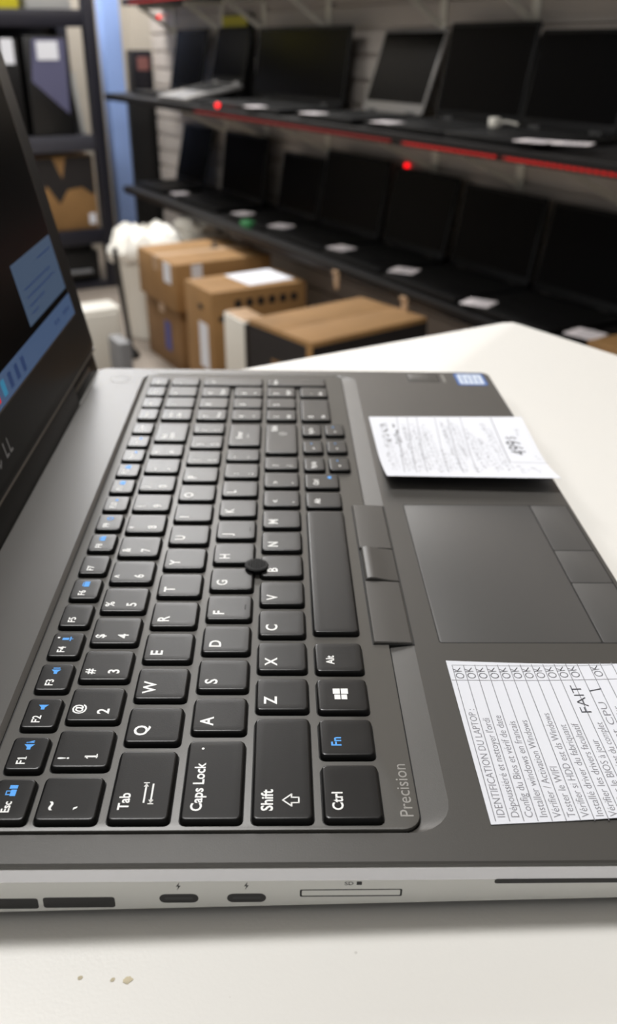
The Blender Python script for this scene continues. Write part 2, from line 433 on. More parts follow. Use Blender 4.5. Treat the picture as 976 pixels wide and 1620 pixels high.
    return f
WK = 14.7
r1, rq, ra, rz, rc = 0.1, 18.45, 36.9, 55.2, 73.6
# function row
fx0, fx1 = -12.2, -2.9
key(fx0, fx1, -39.3, -25, (T('Esc', .55, .15, 3.0), icon('lock', .45, .66, 1.15)))
FI = {1: 'mute', 2: 'vol', 3: 'volup', 4: 'mic', 6: 'rect', 8: 'rect', 9: 'ring', 10: 'dot', 11: 'rect', 12: 'rect'}
for k in range(1, 13):
    y = -21.2 + 17.02 * (k - 1)
    lg = [T('F%d' % k, .52, .12, 3.4)]
    if k in FI: lg.append(icon(FI[k], .48, .74, 1.35))
    if k == 4: lg.append(icon('dot', .16, .8, .8, 1))
    key(fx0, fx1, y, y + 12.7, lg)
for k, st in ((12, 'PrtScr'), (13, 'Insert'), (14, 'Delete')):
    y = -21.2 + 17.02 * k; key(fx0, fx1, y, y + 12.7, (T(st, .5, .12, 2.6),) + ((icon('rect', .6, .75, .7),) if k < 14 else ()))
for y, st in ((236.2, 'Home'), (253.9, 'End'), (271.6, 'Pg Up'), (289.3, 'Pg Dn')): key(fx0, fx1, y, y + (14.2 if y < 280 else 12), (T(st, .5, .12, 2.6),))
# number row
key(r1, r1 + WK, -39.3, -24.4, (T('~', .30, .2, 5.2), T('`', .85, .2, 5.2)))
for k, (s_, n_) in enumerate(zip('!@#$%^&*()_+', '1234567890-=')):
    y = -20.3 + 19.05 * k; key(r1, r1 + WK, y, y + (WK if k < 11 else 13), (T(s_, .27, .17, 4.3), T(n_, .80, .17, 4.9)))
key(r1, r1 + WK, 207.2, 230.2, (T('Back', .35, .1, 3.4), T('space', .6, .1, 3.4)))
for y, a_, b_ in ((236.4, 'Num', 'Lock'), (254.1, '/', ''), (271.8, '*', ''), (289.5, '-', '')):
    key(r1, r1 + WK, y, y + (14.4 if y < 280 else 12.2), (T(a_, .35, .15, 3.2), T(b_, .65, .15, 3.2)))
# Q row
key(rq, rq + WK, -39.3, -14.4, (T('Tab', .3, .12, 3.9), icon('tab', .62, .36, .95, 1)))
for k, s_ in enumerate('QWERTYUIOP'):
    y = -10.4 + 19.05 * k; key(rq, rq + WK, y, y + WK, (T(s_, .38, .15, 5.4),))
for k, s_, n_ in ((10, '{', '['), (11, '}', ']'), (12, '|', '\\')):
    y = -10.4 + 19.05 * k; key(rq, rq + WK, y, y + (WK if k < 12 else 12.2), (T(s_, .36, .2, 4.0), T(n_, .85, .2, 4.0)))
for y, a_, b_ in ((236.4, '7', 'Home'), (254.1, '8', ''), (271.8, '9', 'Pg Up')): key(rq, rq + WK, y, y + 14.4, (T(a_, .4, .2, 4.2), T(b_, .82, .15, 2.8)))
key(rq, ra + WK - .4, 289.8, 301.8, (T('+', .2, .3, 4.5),))
# A row
key(ra, ra + WK, -39.3, -10.2, (T('Caps Lock', .32, .08, 4.1), icon('dot', .24, .9, .75, 1)))
for k, s_ in enumerate('ASDFGHJKL'):
    y = -6.0 + 19.05 * k; lg = [T(s_, .38, .15, 5.4)]
    if s_ in 'FJ': lg.append(icon('bump', .88, .5, 1.0, 3))
    key(ra, ra + WK, y, y + WK, lg)
for k, s_, n_ in ((9, ':', ';'), (10, '"', "'")):
    y = -6.0 + 19.05 * k; key(ra, ra + WK, y, y + (WK if k < 10 else 12.6), (T(s_, .4, .2, 4.0), T(n_, .85, .2, 4.0)))
key(ra, ra + WK, 202.2, 229.6, (T('Enter', .4, .3, 4.0), icon('enter', .6, .45, .9, 1)))
for y, a_, b_ in ((236.6, '4', ''), (254.3, '5', ''), (272.0, '6', '')): key(ra, ra + WK, y, y + 14.4, (T(a_, .4, .2, 4.2), icon('left' if a_ == '4' else 'right', .75, .3, .8, 1)) if a_ != '5' else (T(a_, .4, .2, 4.2),))
# Z row
key(rz, rz + WK, -39.3, -.6, (T('Shift', .32, .06, 4.3), icon('shift', .66, .16, .95, 1)))
for k, s_ in enumerate('ZXCVBNM'):
    y = 3.5 + 19.05 * k; key(rz, rz + WK, y, y + WK, (T(s_, .38, .15, 5.4),))
for k, s_, n_ in ((7, '<', ','), (8, '>', '.'), (9, '?', '/')):
    y = 3.5 + 19.05 * k; key(rz, rz + WK, y, y + (WK if k < 9 else 13), (T(s_, .4, .2, 4.0), T(n_, .85, .2, 4.0)))
key(rz, rz + WK, 193.2, 229.8, (T('Shift', .34, .75, 4.0), icon('shift', .55, .66, .8, 1)))
for y, a_, b_ in ((236.6, '1', 'End'), (254.3, '2', ''), (272.0, '3', 'Pg Dn')): key(rz, rz + WK, y, y + 14.4, (T(a_, .4, .2, 4.2), T(b_, .82, .15, 2.8)))
key(rz, rc + 14.0, 290.0, 301.9, (T('Enter', .15, .15, 3.0),))
# bottom row
key(rc, rc + 14.3, -39.3, -20, (T('Ctrl', .32, .13, 4.0),))
key(rc, rc + 14.3, -15.9, -1.1, (T('Fn', .38, .22, 4.0, 2),))
key(rc, rc + 14.3, 3.1, 17.9, (icon('win', .46, .5, 1.0, 1),))
key(rc, rc + 14.3, 22.2, 37.0, (T('Alt', .38, .22, 3.6),))
key(rc, rc + 14.3, 43.6, 132.3, (), 'space_bar')
key(rc, rc + 14.3, 136.0, 150.2, (T('Alt', .38, .22, 3.6),))
key(rc, rc + 14.3, 155.0, 169.4, (T('Ctrl', .38, .18, 3.4), icon('rect', .75, .75, .9)))
for x0_, ks in ((rc, (('Pg Up', 174.0), ('up', 194.6), ('Pg Dn', 216.0))), (rc + 11.7, (('left', 174.2), ('down', 194.8), ('right', 216.4)))):
    for s_, y in ks:
        lg = (icon(s_, .5, .3, .8, 1), icon('dot', .4, .75, .9)) if ' ' not in s_ else (T(s_, .55, .12, 2.9),)
        key(x0_, x0_ + 8.7, y, y + 13.9, lg, 'arrow_key' if ' ' not in s_ else 'page_key')
key(rc, rc + 14.3, 236.6, 267.4, (T('0', .4, .1, 4.2), T('Ins', .82, .1, 2.8)))
key(rc, rc + 14.3, 272.4, 286.9, (T('.', .4, .2, 4.2), T('Del', .82, .15, 2.8)))
# pointing stick
m = MB(); cx, cy = 52.9, 85.6
m.lathe([(1.6, -1.9), (1.6, .1), (3.2, .2), (4.3, .5), (4.5, .9), (4.3, 1.35), (3.7, 1.6), (0.6, 1.4)], cx, cy, n=28)
for i in range(-3, 4):
    for j in range(-3, 4):
        if i * i + j * j < 11: m.prism(cx + i * .95 - .28, cx + i * .95 + .28, cy + j * .95 - .28, cy + j * .95 + .28, 1.3, 1.85, .1, n=1)
part(m, 'pointing_stick', M_STICK, KB)
# stick buttons
for (y0, y1, kind) in ((38.9, 77.6, 0), (78.2, 102.0, 1), (102.6, 140.2, 0)):
    m = MB(); L = []
    zz = 0.0 if kind else -.9
    if kind:
        prof = [(93.4, -2.6), (93.4, -.9), (94.0, -.1), (95.2, .3), (97, .2), (100, -.5), (103, -1.0), (105.6, -1.3), (106.0, -1.7), (106.0, -3.2)]
    else:
        prof = [(92.8, -2.6), (92.8, -1.2), (93.1, -.85), (94, -.8), (100, -.95), (105.4, -1.25), (106.0, -1.6), (106.0, -3.2)]
    for y, s_ in ((y0, .35), (y0 + .3, 0), (y1 - .3, 0), (y1, .35)):
        L.append([(x, y, z - (s_ if z > -2 else 0)) for x, z in prof])
    m.loft(L)
    m.box(92.4, 106.5, y0 - .3, y1 + .3, -3.2, -1.80, 1)
    part(m, 'stick_button', [M_DECK, M_GAP], smooth=24)
# touchpad and its buttons
m = MB(); m.prism(114.8, 186.6, 39.8, 142.8, -2.6, -1.985, 1.2, 0, 1); m.prism(115.2, 169.9, 40.3, 142.3, -2.6, -1.95, .9, .05, 0)
part(m, 'touchpad', [M_PAD, M_GAP])
for y0, y1 in ((40.3, 78.2), (78.7, 102.6), (103.1, 142.3)):
    m = MB(); m.prism(170.5, 186.1, y0, y1, -2.5, -1.93, .6, .08); part(m, 'touchpad_button', M_PAD)
# fingerprint reader, power button, sticker
m = MB(); m.prism(137.8, 156.6, 304.5, 319.5, -2.5, -1.97, .8, 0, 1); m.prism(138.3, 156.1, 305.0, 319.0, -2.5, -1.95, .5, .02, 0); m.prism(159, 160, 305, 318, -2.2, -1.97, .3, 0, 2)
part(m, 'fingerprint_reader', [M_DECK, M_GAP, M_GREYP])
m = MB(); m.lathe([(6.4, -2.3), (6.4, -1.98), (5.9, -1.97), (5.7, -2.05)], -31.5, 303.4, 1); m.lathe([(5.6, -2.3), (5.6, -1.93), (5.2, -1.9)], -31.5, 303.4, 0)
part(m, 'power_button', [M_DECK, M_GREYP])
m = MB(); m.prism(166.6, 184.4, 299.6, 320.8, -2.0, -1.93, 1.5, 0, 0); m.prism(168.2, 182.8, 301.6, 318.8, -1.99, -1.90, .8, 0, 1)
for i in range(4): m.prism(170.5 + i * 3, 171.3 + i * 3, 304, 316.5 - 2 * (i % 2), -1.95, -1.89, .1, 0, 0, n=1)
part(m, 'sticker', [M_STKB, M_STKW], label='small blue bordered white sticker')
# side ports (on the plane Y = -53)
def fy(u, w, d): return (u, -53 - d, w + 3.4)                   # (along X, height, outward)
m = MB(); SL = .022
for i, (a, b_) in enumerate(((-58, -41.5), (-39.5, -22), (-20.5, -10.2), (-8.6, 2.6), (3.8, 21.3))):
    m.prism(a, b_, -18.9 + SL * a, -15.3 + SL * a, -.6, .03, .7, 0, 0, fn=fy)
part(m, 'exhaust_vent', M_PORT)
for xc in (37.0, 53.6):
    m = MB(); zc = -15.85
    m.prism(xc - 4.8, xc + 4.8, zc - 1.5, zc + 1.5, -.6, .04, 1.48, 0, 0, 4, fn=fy); m.prism(xc - 3.4, xc + 3.4, zc - .45, zc + .45, -.5, .055, .3, 0, 1, fn=fy)
    zz = zc + 4.2
    m.add([fy(*p, .03) for p in ((xc + .3, zz + 1.4), (xc - .6, zz - .1), (xc - .05, zz - .1), (xc - .35, zz - 1.4), (xc + .6, zz + .25), (xc + .08, zz + .25))], [[0, 1, 2, 3, 4, 5]], 1)
    part(m, 'usb_port', [M_PORT, M_TONGUE])
m = MB(); m.prism(66.7, 92.0, -15.6, -13.1, -.6, .03, .4, 0, 1, fn=fy); m.prism(67.2, 91.5, -15.2, -13.4, -.6, .05, .3, 0, 0, fn=fy)
vs, fs, w_ = textgeo('SD', .01)
m.add([fy(77.6 + v[0] * 1.9, -11.6 + v[1] * 1.6, .03) for v in vs], fs, 1); m.prism(80.6, 81.9, -11.6, -10.4, -.2, .03, .1, 0, 1, fn=fy)
part(m, 'card_slot', [M_SILVER, M_PORT])
m = MB(); m.prism(114.6, 178, -11.4, -9.9, -.6, .04, .6, 0, 0, fn=fy); part(m, 'smart_card_slot', M_PORT)
# lid
TL = R(12.4)
HX, HZ = -46.5, -1.0
def fL(s, y, n):                                         # s up the lid, y along it, n out of the screen
    return fl(HX - math.sin(TL) * s + math.cos(TL) * n, y, HZ + math.cos(TL) * s + math.sin(TL) * n)
def lpart(mb, name, mats, parent, smooth=35):
    return mb.build(name, mats, parent, fn=fL, smooth=smooth)
m = MB(); m.prism(11.6, 246, -49.5, 324.5, -6.5, -.6, 7, .6, 0, 4)
m.prism(12.2, 245.2, -48.3, 323.3, -1.0, 0, 6, .15, 0, 4)
LID = lpart(m, 'lid', [M_LIDB], LAP)
m = MB(); m.prism(37.6, 233, -31, 305, -.3, .06, .6, 0, 1); m.prism(38.3, 232.4, -30.3, 304.3, -.2, .10, .3, 0, 0)
# what the screen shows: task bar, one grey-blue window, small icons
m.box(38.5, 50.2, -30.2, 304.2, .10, .14, 2)
m.box(53.7, 83.0, 222.5, 302.0, .10, .15, 3)
for (s, y0, y1) in ((77, 268, 296), (69, 232, 285), (65, 232, 290), (61, 232, 262), (57.5, 232, 244)): m.box(s, s + .8, y0, y1, .15, .17, 4)
for i, (y, mm) in enumerate(((193, 4), (182, 4), (171, 4), (160, 5), (149, 6), (138, 5), (127, 4))): m.box(40.8, 47.6, y, y + 5.2, .14, .17, mm)
for y in (262, 268, 282, 287, 292): m.box(43.2, 45.4, y, y + 3, .14, .17, 4)
m.prism(232.0, 232.2, 0, 0.2, .1, .11, .01, 0, 0)
lpart(m, 'display', [M_SCREEN, M_LINE, M_TASK, M_WIN, M_ICON, M_ICON2, M_RED], LID, smooth=0)
m = MB()
def logo(st, y, s, size, sx=1.0, ang=0.0):
    vs, fs, w = textgeo(st, .02); ca, sa = math.cos(ang), math.sin(ang)
    m.add([(s + (v[0] * sx * sa + v[1] * ca) * size, y + (v[0] * sx * ca - v[1] * sa) * size, .06) for v in vs], fs, 0)
logo('D', 121.5, 21.6, 9.2); logo('E', 129.0, 20.6, 9.0, 1.0, R(38)); logo('L', 138.4, 21.6, 9.2); logo('L', 144.2, 21.6, 9.2)
lpart(m, 'bezel_logo', M_LOGO, LID)
m = MB(); m.box(11.3, 12.2, -48, 323.5, -.8, .15, 0); lpart(m, 'bezel_edge', M_LINE, LID)
m = MB(); m.prism(-2.6, 11.2, -11, 262.5, -9, -.6, 1.5, 1.4, 0, 3); lpart(m, 'hinge_cover', M_LIDB, LID)
for y0, y1 in ((262.9, 324.0), (-49.5, -11.4)):
    m = MB(); m.prism(-2.4, 10.8, y0, y1, -9, -2.2, 1.5, 1.0, 0, 3)
    yy0, yy1 = (266, 306) if y0 > 0 else (-46, -16)
    m.prism(4.2, 6.4, yy0, yy1, -2.6, -1.7, .6, .2, 1)
    lpart(m, 'hinge', [M_LIDB, M_LINE], LID)

# ------------------------------------------------------------------ the two notes lying on the palm rest
def note(name, corners, zf, label, write, nx=16, ny=16):
    (xa, ya), (xb, yb), (xc, yc), (xd, yd) = corners         # near-left, near-right, far-right, far-left
    ox, oy, oz = (xa + xc) / 2, (ya + yc) / 2, -1.9
    def fp(x, y, z): return ((x - ox) / 1000, (y - oy) / 1000, (z - oz) / 1000)
    def S(u, v, d=0.0):
        x = (xa * (1 - u) + xb * u) * (1 - v) + (xd * (1 - u) + xc * u) * v
        y = (ya * (1 - u) + yb * u) * (1 - v) + (yd * (1 - u) + yc * u) * v
        return (x, y, zf(x, y) + d)
    mb = MB()
    for d, flip in ((.12, 0), (0, 1)):
        vs = [S(i / nx, j / ny, d) for j in range(ny + 1) for i in range(nx + 1)]
        fs = []
        for j in range(ny):
            for i in range(nx):
                q = [j * (nx + 1) + i, j * (nx + 1) + i + 1, (j + 1) * (nx + 1) + i + 1, (j + 1) * (nx + 1) + i]
                fs.append(q[::-1] if flip else q)
        mb.add(vs, fs, 0)
    rim = [(i / nx, 0) for i in range(nx + 1)] + [(1, j / ny) for j in range(1, ny + 1)] + [(i / nx, 1) for i in range(nx - 1, -1, -1)] + [(0, j / ny) for j in range(ny - 1, 0, -1)]
    mb.loft([[S(u, v, 0) for u, v in rim], [S(u, v, .12) for u, v in rim]], 0, False, False)
    def on(x, y, z): return (x, y, zf(x, y) + .16)
    write(mb, on)
    o = mb.build(name, [M_PAPER, M_INK, M_PEN], None, loc=lw(ox, oy, oz), rot=(0, A_T, A_Z), fn=fp, smooth=40)
    return tag(o, label, 'paper note')
def subdiv_line(mb, a, b_, w, m_, on, n=10):
    stroke(mb, [(a[0] + (b_[0] - a[0]) * i / n, a[1] + (b_[1] - a[1]) * i / n) for i in range(n + 1)], w, 0, m_, on)
def scrawl(mb, x, y0, y1, h, w, m_, on, seed, dens=1.0):
    rnd = random.Random(seed); y = y0; pts = []
    while y < y1:
        if rnd.random() < .16 and len(pts) > 2:
            stroke(mb, pts, w, 0, m_, on); pts = []; y += h * .6; continue
        pts.append((x + rnd.uniform(-h, h) * .5, y)); y += h * rnd.uniform(.12, .4) / dens
    if len(pts) > 1: stroke(mb, pts, w, 0, m_, on)
def z1(x, y):                                             # near edge of the first note lifts off the deck
    t = max(0.0, (205 - y) / 43.0); return -1.85 + 5.0 * t * t
def write1(mb, on):
    for i, x in enumerate((124, 129.5, 134.5, 144.3, 151, 158)):
        subdiv_line(mb, (x - 5.5, 167.5), (x, 246.5), .26, 1, on)
    subdiv_line(mb, (171.5, 186), (174.5, 246.8), .4, 1, on); subdiv_line(mb, (171.5, 186), (189.5, 185.0), .4, 1, on)
    for i, (x, a, b_) in enumerate(((114.6, 172, 236), (121, 170, 210), (126, 169, 236), (131, 172, 238), (136, 168, 236), (141, 170, 205), (146.5, 168, 240), (151.5, 190, 242), (153, 169, 182), (157.5, 176, 230), (162.5, 170, 218), (168, 172, 238), (174, 168, 182), (180, 168, 180))):
        scrawl(mb, x, a, b_, 2.8, .36, 1, on, 40 + i, 1.25); scrawl(mb, x + 2.4, a + 3, b_ - 6, 2.0, .17, 1, on, 80 + i, 1.1)
    scrawl(mb, 115.4, 212, 237, 4.6, .75, 2, on, 3); scrawl(mb, 121.6, 210, 237, 4.6, .75, 2, on, 4)
    text(mb, '499', 182.5, 196.5, 0, 10.5, 2, width=18, fn=on, bold=.0); text(mb, '$', 181.5, 216.5, 0, 7.5, 1, fn=on)
    scrawl(mb, 184.5, 222, 232, 2.5, .3, 1, on, 9); scrawl(mb, 186.8, 190, 196, 2.5, .3, 1, on, 19)
note('paper_note', ((109.5, 159.6), (187.4, 157.0), (191.6, 248.6), (109.0, 246.4)), z1,
     'handwritten white price note with raised edge beside the far end of the touchpad', write1)
def z2(x, y):
    return -1.85 + 1.2 * (max(0, (x - 128)) / 40) ** 2 * (.4 + .6 * abs(y + 5) / 35)
ROWS = [('IDENTIFICATION DU LAPTOP :', 43.3), ("Dépoussiéré et nettoyer l'ordi", 39.2), ('Config du Bios et vérif de date', 40.4), ('Installer windows en francais', 37.8),
        ('Vérifier / Activation Windows', 38.2), ('Tester le WIFI', 18.7), ('Vérifier si HDD est ds Windows', 41.3), ('Installé driver du fabriquant', 36.2), ('Vérifier les drivers facultatif', 36.6),
        ('Vérifier le BIOS à jour', 29.5), ('Vérifier le bon état du complet', 37.0), ('Tester GPU et CPU', 46.0), ('Vérifier la batterie et le clavier', 44.0), ('', 1), ('', 1)]
def write2(mb, on):
    subdiv_line(mb, (115.6, 19.6), (172, 18.9), .28, 1, on)
    for i in range(15):
        x = 117.2 + 3.68 * i; subdiv_line(mb, (x, -39.0), (x - .2, 27.5), .25, 1, on)
        if i < len(ROWS) and ROWS[i][0]:
            text(mb, ROWS[i][0], x + 2.85, -37.8, 0, 3.05, 1, width=ROWS[i][1], fn=on, bold=-.004)
        if i not in (11, 13) and i < 14:
            text(mb, 'OK', x + 3.0, 20.4, 0, 3.9, 2, width=5.8, fn=on, bold=-.01, ang=R(8))
    text(mb, 'FAIT', 117.2 + 3.68 * 10 + 1.2, 3.0, 0, 4.6, 2, width=13.5, fn=on, bold=-.008)
    stroke(mb, [(157.4, 13.5), (161.4, 14.5)], .5, 0, 2, on); stroke(mb, [(160.5, -6), (164.2, -8.5), (162, -3.5)], .6, 0, 2, on); scrawl(mb, 163.5, -16, -8, 3.4, .5, 2, on, 77)
    subdiv_line(mb, (117.2, 27.4), (168.5, 26.0), .22, 1, on)
note('paper_note', ((115.8, -40.0), (176.0, -36.8), (176.0, 26.2), (115.4, 29.8)), z2,
     'printed white checklist with OK marks beside the near end of the touchpad', write2)

# ------------------------------------------------------------------ wall shelves, wall glints built as brackets and red light strips
ZLOW, ZUP, ZTOP = -.400, -.013, .372
XF = 1.38
def shelf(zt, y0, y1, label, xf=1.38):
    t = thing('wall_shelf', (XW, (y0 + y1) / 2, zt - .028), label, 'shelf', 'long black shelves on the slatwall')
    mb = MB(); h = (y1 - y0) / 2
    mb.prism(xf - XW, 0, -h, h, 0, .028, .004, .002); mb.build('shelf_board', M_SHELF, t)
    return t
S_low = shelf(ZLOW, 0.75, 4.12, 'lower black wall shelf with the row of seven dark laptops')
S_up = shelf(ZUP, 0.75, 4.27, 'upper black wall shelf with the red light strip along its edge')
S_top = shelf(ZTOP, 0.75, 4.4, 'topmost black wall shelf at the upper picture edge', 1.54)
def strip(y0, y1, z, mm, label, pitch=.02, xf=1.38):
    mb = MB(); h = (y1 - y0) / 2
    mb.prism(-.004, 0, -h, h, -.0035, .0035, .0015, 0, 0)
    n = int((y1 - y0) / pitch)
    for i in range(n): mb.prism(-.006, -.003, -h + (i + .3) * pitch, -h + (i + .7) * pitch, -.0022, .0022, .001, 0, 1, n=1)
    o = mb.build('light_strip', [M_REDD, mm], None, loc=(xf, (y0 + y1) / 2, z)); tag(o, label, 'light strip', 'red light strips on the shelf edges')
strip(0.80, 1.455, ZUP - .020, M_RED, 'glowing red light strip on the upper shelf edge, nearest length')
strip(1.475, 1.85, ZUP - .020, M_RED, 'glowing red light strip on the upper shelf edge, second length')
strip(1.90, 3.2, ZUP - .020, M_REDD, 'dim dark red light strip on the upper shelf edge, far length')
strip(3.0, 4.3, ZTOP - .020, M_RED, 'red light strip on the topmost shelf edge', xf=1.54)
def glint(y, zt, label):  # light glints on the slats, built here as pale brackets
    t = thing('shelf_glint', (XW, y, zt - .028), label, 'glint', 'pale glint shapes under the wall shelves')
    mb = MB(); mb.prism(-.006, 0, -.016, .016, -.125, 0, .002, .001); mb.build('glint_plate', M_GLINT, t)
    mb = MB(); a_ = -.24 if zt < .2 else -.17
    mb.box(a_, -.006, -.004, .004, -.018, 0); mb.poly([(-.006, -.12), (-.006, -.10), (a_ + .04, -.018), (a_ + .01, -.018)], -.003, .003, fn=lambda x, y_, z_: (x, z_, y_)); mb.build('glint_arm', M_GLINT, t, smooth=0)
YBR = (1.05, 1.42, 1.80, 2.19, 2.84, 3.33, 3.72, 4.26)
for i, y in enumerate(YBR):
    glint(y, ZTOP, 'pale modelled bracket under the topmost shelf, %s from the right' % ORD[i])
    if y < 4.2: glint(y, ZUP, 'pale modelled bracket under the upper shelf, %s from the right' % ORD[i])

def shop_laptop(y0, y1, z, h, tilt, label, group, xh=1.635, base=.235, silver=False, rot=0.0, chin=False):
    w = y1 - y0
    t = thing('shop_laptop', (xh, (y0 + y1) / 2, z), label, 'laptop', group, (0, 0, rot))
    body = M_LAPSV if silver else M_LAPB
    mb = MB(); mb.prism(-base, 0.005, -w / 2, w / 2, .002, .017, .008, .002)
    for x in (-base + .03, -.02):
        for y in (-w / 2 + .04, w / 2 - .04): mb.prism(x - .006, x + .006, y - .012, y + .012, 0, .003, .003, 0)
    mb.build('base', body, t)
    mb = MB(); mb.prism(-base * .55, -.02, -w / 2 + .02, w / 2 - .02, .0165, .0172, .003, 0, 0)
    for r_ in range(5):
        for c_ in range(14):
            x = -base * .53 + r_ * (base * .49 / 5); y = -w / 2 + .024 + c_ * (w - .048) / 14
            mb.prism(x, x + base * .075, y, y + (w - .048) / 14 * .82, .017, .0185, .001, 0, 0, n=1)
    mb.build('keyboard', M_LAPK, t)
    mb = MB(); mb.prism(-base + .015, -base * .62, -.05, .05, .0168, .0174, .004, 0); mb.build('touchpad', M_GREY if silver else M_LAPK, t)
    c_, s_ = math.cos(tilt), math.sin(tilt)
    fn = lambda a, y, n: (s_ * a - c_ * n + .002, y, .018 + c_ * a + s_ * n)
    mb = MB(); mb.prism(0, h, -w / 2, w / 2, -.007, 0, .008, .0015, 0, fn=fn)
    lid = mb.build('lid', M_LAPB if not chin else M_LAPSV, t)
    mb = MB(); mb.prism(.022 if not chin else .03, h - .01, -w / 2 + .009, w / 2 - .009, -.002, .0006, .002, 0, 0, fn=fn); mb.build('screen', M_LAPS, lid)
    for y in (-w * .32, w * .32):
        mb = MB(); mb.tube([(.004, y - .02, .018), (.004, y + .02, .018)], .0065); mb.build('hinge', body, t)
    return t
GL = 'dark laptops on the lower shelf'; GU = 'open laptops on the upper shelf'
low = [(1.285, 1.598, .222, 12), (1.617, 1.953, .225, 10), (1.993, 2.318, .235, 12), (2.343, 2.737, .247, 10), (2.75, 3.06, .215, 10), (3.185, 3.584, .25, 8), (3.776, 4.105, .25, 14)]
nm = ['nearest at the right picture side', 'second from the right', 'third from the right below a red light', 'fourth from the right', 'fifth from the right', 'sixth from the right, with rounded wide lid', 'last at the far left end']
for i, (a, b_, h, tl) in enumerate(low):
    shop_laptop(a, b_, ZLOW, h, R(tl), 'black open laptop on the lower shelf, ' + nm[i], GL, base=(.235, .235, .22, .21, .21, .2, .2)[i])
shop_laptop(1.385, 1.709, ZUP, .222, R(12), 'black open laptop on the upper shelf, nearest at the right picture side', GU)
shop_laptop(1.712, 2.068, ZUP, .240, R(10), 'black open laptop on the upper shelf, second from the right', GU)
shop_laptop(2.135, 2.455, ZUP, .238, R(20), 'silver framed laptop on the upper shelf with lid leaning far back', GU, silver=False, chin=True)
shop_laptop(2.576, 3.238, ZUP, .240, R(8), 'wide black open laptop on the upper shelf, left of the silver framed one', GU)
sl = shop_laptop(3.325, 3.635, ZUP + .045, .205, R(24), 'silver laptop with black lid on the upper shelf, above the red dot light', GU, silver=True, base=.24)
sl.rotation_euler = (0, -R(10.5), 0)
mb = MB(); mb.poly([(-.235, 0), (0, 0), (0, .0425), (-.006, .0425)], -.10, .10, fn=lambda a, b_, c: (a, c, b_)); tag(mb.build('laptop_stand', M_BLK, None, loc=(1.635, 3.48, ZUP), smooth=0), 'black wedge stand under the raised silver laptop on the upper shelf', 'stand')
shop_laptop(3.753, 4.105, ZUP, .245, R(12), 'black open laptop at the far left end of the upper shelf', GU, base=.18)

# price tags lying in front of the laptops
def pricetag(x, y, z, label, rot=0.0, s=.06, w=.075):
    mb = MB(); mb.prism(-s / 2, s / 2, -w / 2, w / 2, 0, .0012, .003, 0, 0)
    for i in range(4): mb.prism(-s * .35 + i * s * .2, -s * .35 + i * s * .2 + .003, -w * .38, w * (.2 + .05 * (i % 3)), .001, .0014, .0005, 0, 1, n=1)
    o = mb.build('price_tag', [M_TAG, M_INK], None, loc=(x, y, z), rot=(0, 0, rot)); tag(o, label, 'price tag', 'white price tags on the shelf laptops')
zt = ZLOW + .0172
for i, (x, y, rt) in enumerate(((1.462, 1.222, 12), (1.428, 1.555, 25), (1.470, 1.943, 30), (1.478, 2.305, 10), (1.492, 2.741, 20), (1.490, 3.047, 10), (1.476, 3.647, 0))):
    zz = zt
    if i in (0, 1, 3, 4, 5, 6): zz = ZLOW + (.0172 if 1 == 1 else 0)
    pricetag(x, y, zz, 'white price tag on the lower shelf, %s from the right' % ORD[i], R(rt), .065, .075)
zt = ZUP + .0172
for i, (x, y, rt) in enumerate(((1.445, 1.315, 30), (1.412, 1.395, 15), (1.425, 1.990, 10), (1.425, 2.39, 12), (1.410, 2.756, 0))):
    pricetag(x, y, zt, 'white price tag on the upper shelf, %s from the right' % ORD[i], R(rt), .055, .08)

def led(x, y, z, r, label, stick=None):
    mb = MB(); mb.lathe([(r, -r * .6), (r, 0), (r * .8, r * .55), (r * .35, r * .85), (.0005, r * .95)], 0, 0, 0, 14)
    o = mb.build('indicator_light', M_REDB, None, loc=(x, y, z), rot=(0, R(-60), 0)); tag(o, label, 'light', 'small red indicator lights')
led(1.375, 2.985, ZUP + .012, .009, 'round bright red light at the upper shelf edge below the silver laptop')
led(XW - .006, 2.335, -.155, .008, 'small red light on the slatwall above the third lower laptop')
led(XW - .006, 4.44, .30, .009, 'small red light high on the far end of the slatwall')

# small bits on the shelves
def small_box(name, c, d, mats, label, cat, b_=.002, rot=0.0, group=None):
    mb = MB(); mb.prism(-d[0] / 2, d[0] / 2, -d[1] / 2, d[1] / 2, 0, d[2], b_ * 1.5, b_)
    o = mb.build(name, mats, None, loc=c, rot=(0, 0, rot)); return tag(o, label, cat, group)
# plug adapter between the two right upper laptops
mb = MB(); mb.prism(-.012, .012, -.012, .012, 0, .022, .005, .002); mb.tube([(.0, 0, .011), (.03, -.012, .012), (.05, -.03, .006)], .003)
tag(mb.build('plug_adapter', M_WPLA, None, loc=(1.56, 1.712, ZUP + .0185)), 'small white plug lying between the two right laptops on the upper shelf', 'plug')
mb = MB(); mb.prism(-.02, .02, -.03, .03, 0, .02, .006, .003); mb.prism(-.012, .012, -.02, .02, .02, .024, .004, .001)
tag(mb.build('green_clip', M_GREEN, None, loc=(1.425, 2.87, ZLOW + .0)), 'small green plastic clip at the lower shelf edge beside the white tags', 'clip')
for i, (y, x) in enumerate(((1.80, 1.40), (2.16, 1.40))):
    mb = MB(); mb.prism(-.004, .004, -.012, .012, -.05, 0, .003, .001); mb.prism(-.012, .0, -.01, .01, -.004, .004, .002, 0)
    tag(mb.build('label_clip', M_TAPE, None, loc=(XF - .004, y, ZLOW - .018)), 'small tan label clip hanging from the lower shelf edge, %s' % ('nearer one' if i == 0 else 'farther one'), 'clip', 'tan clips under the lower shelf')
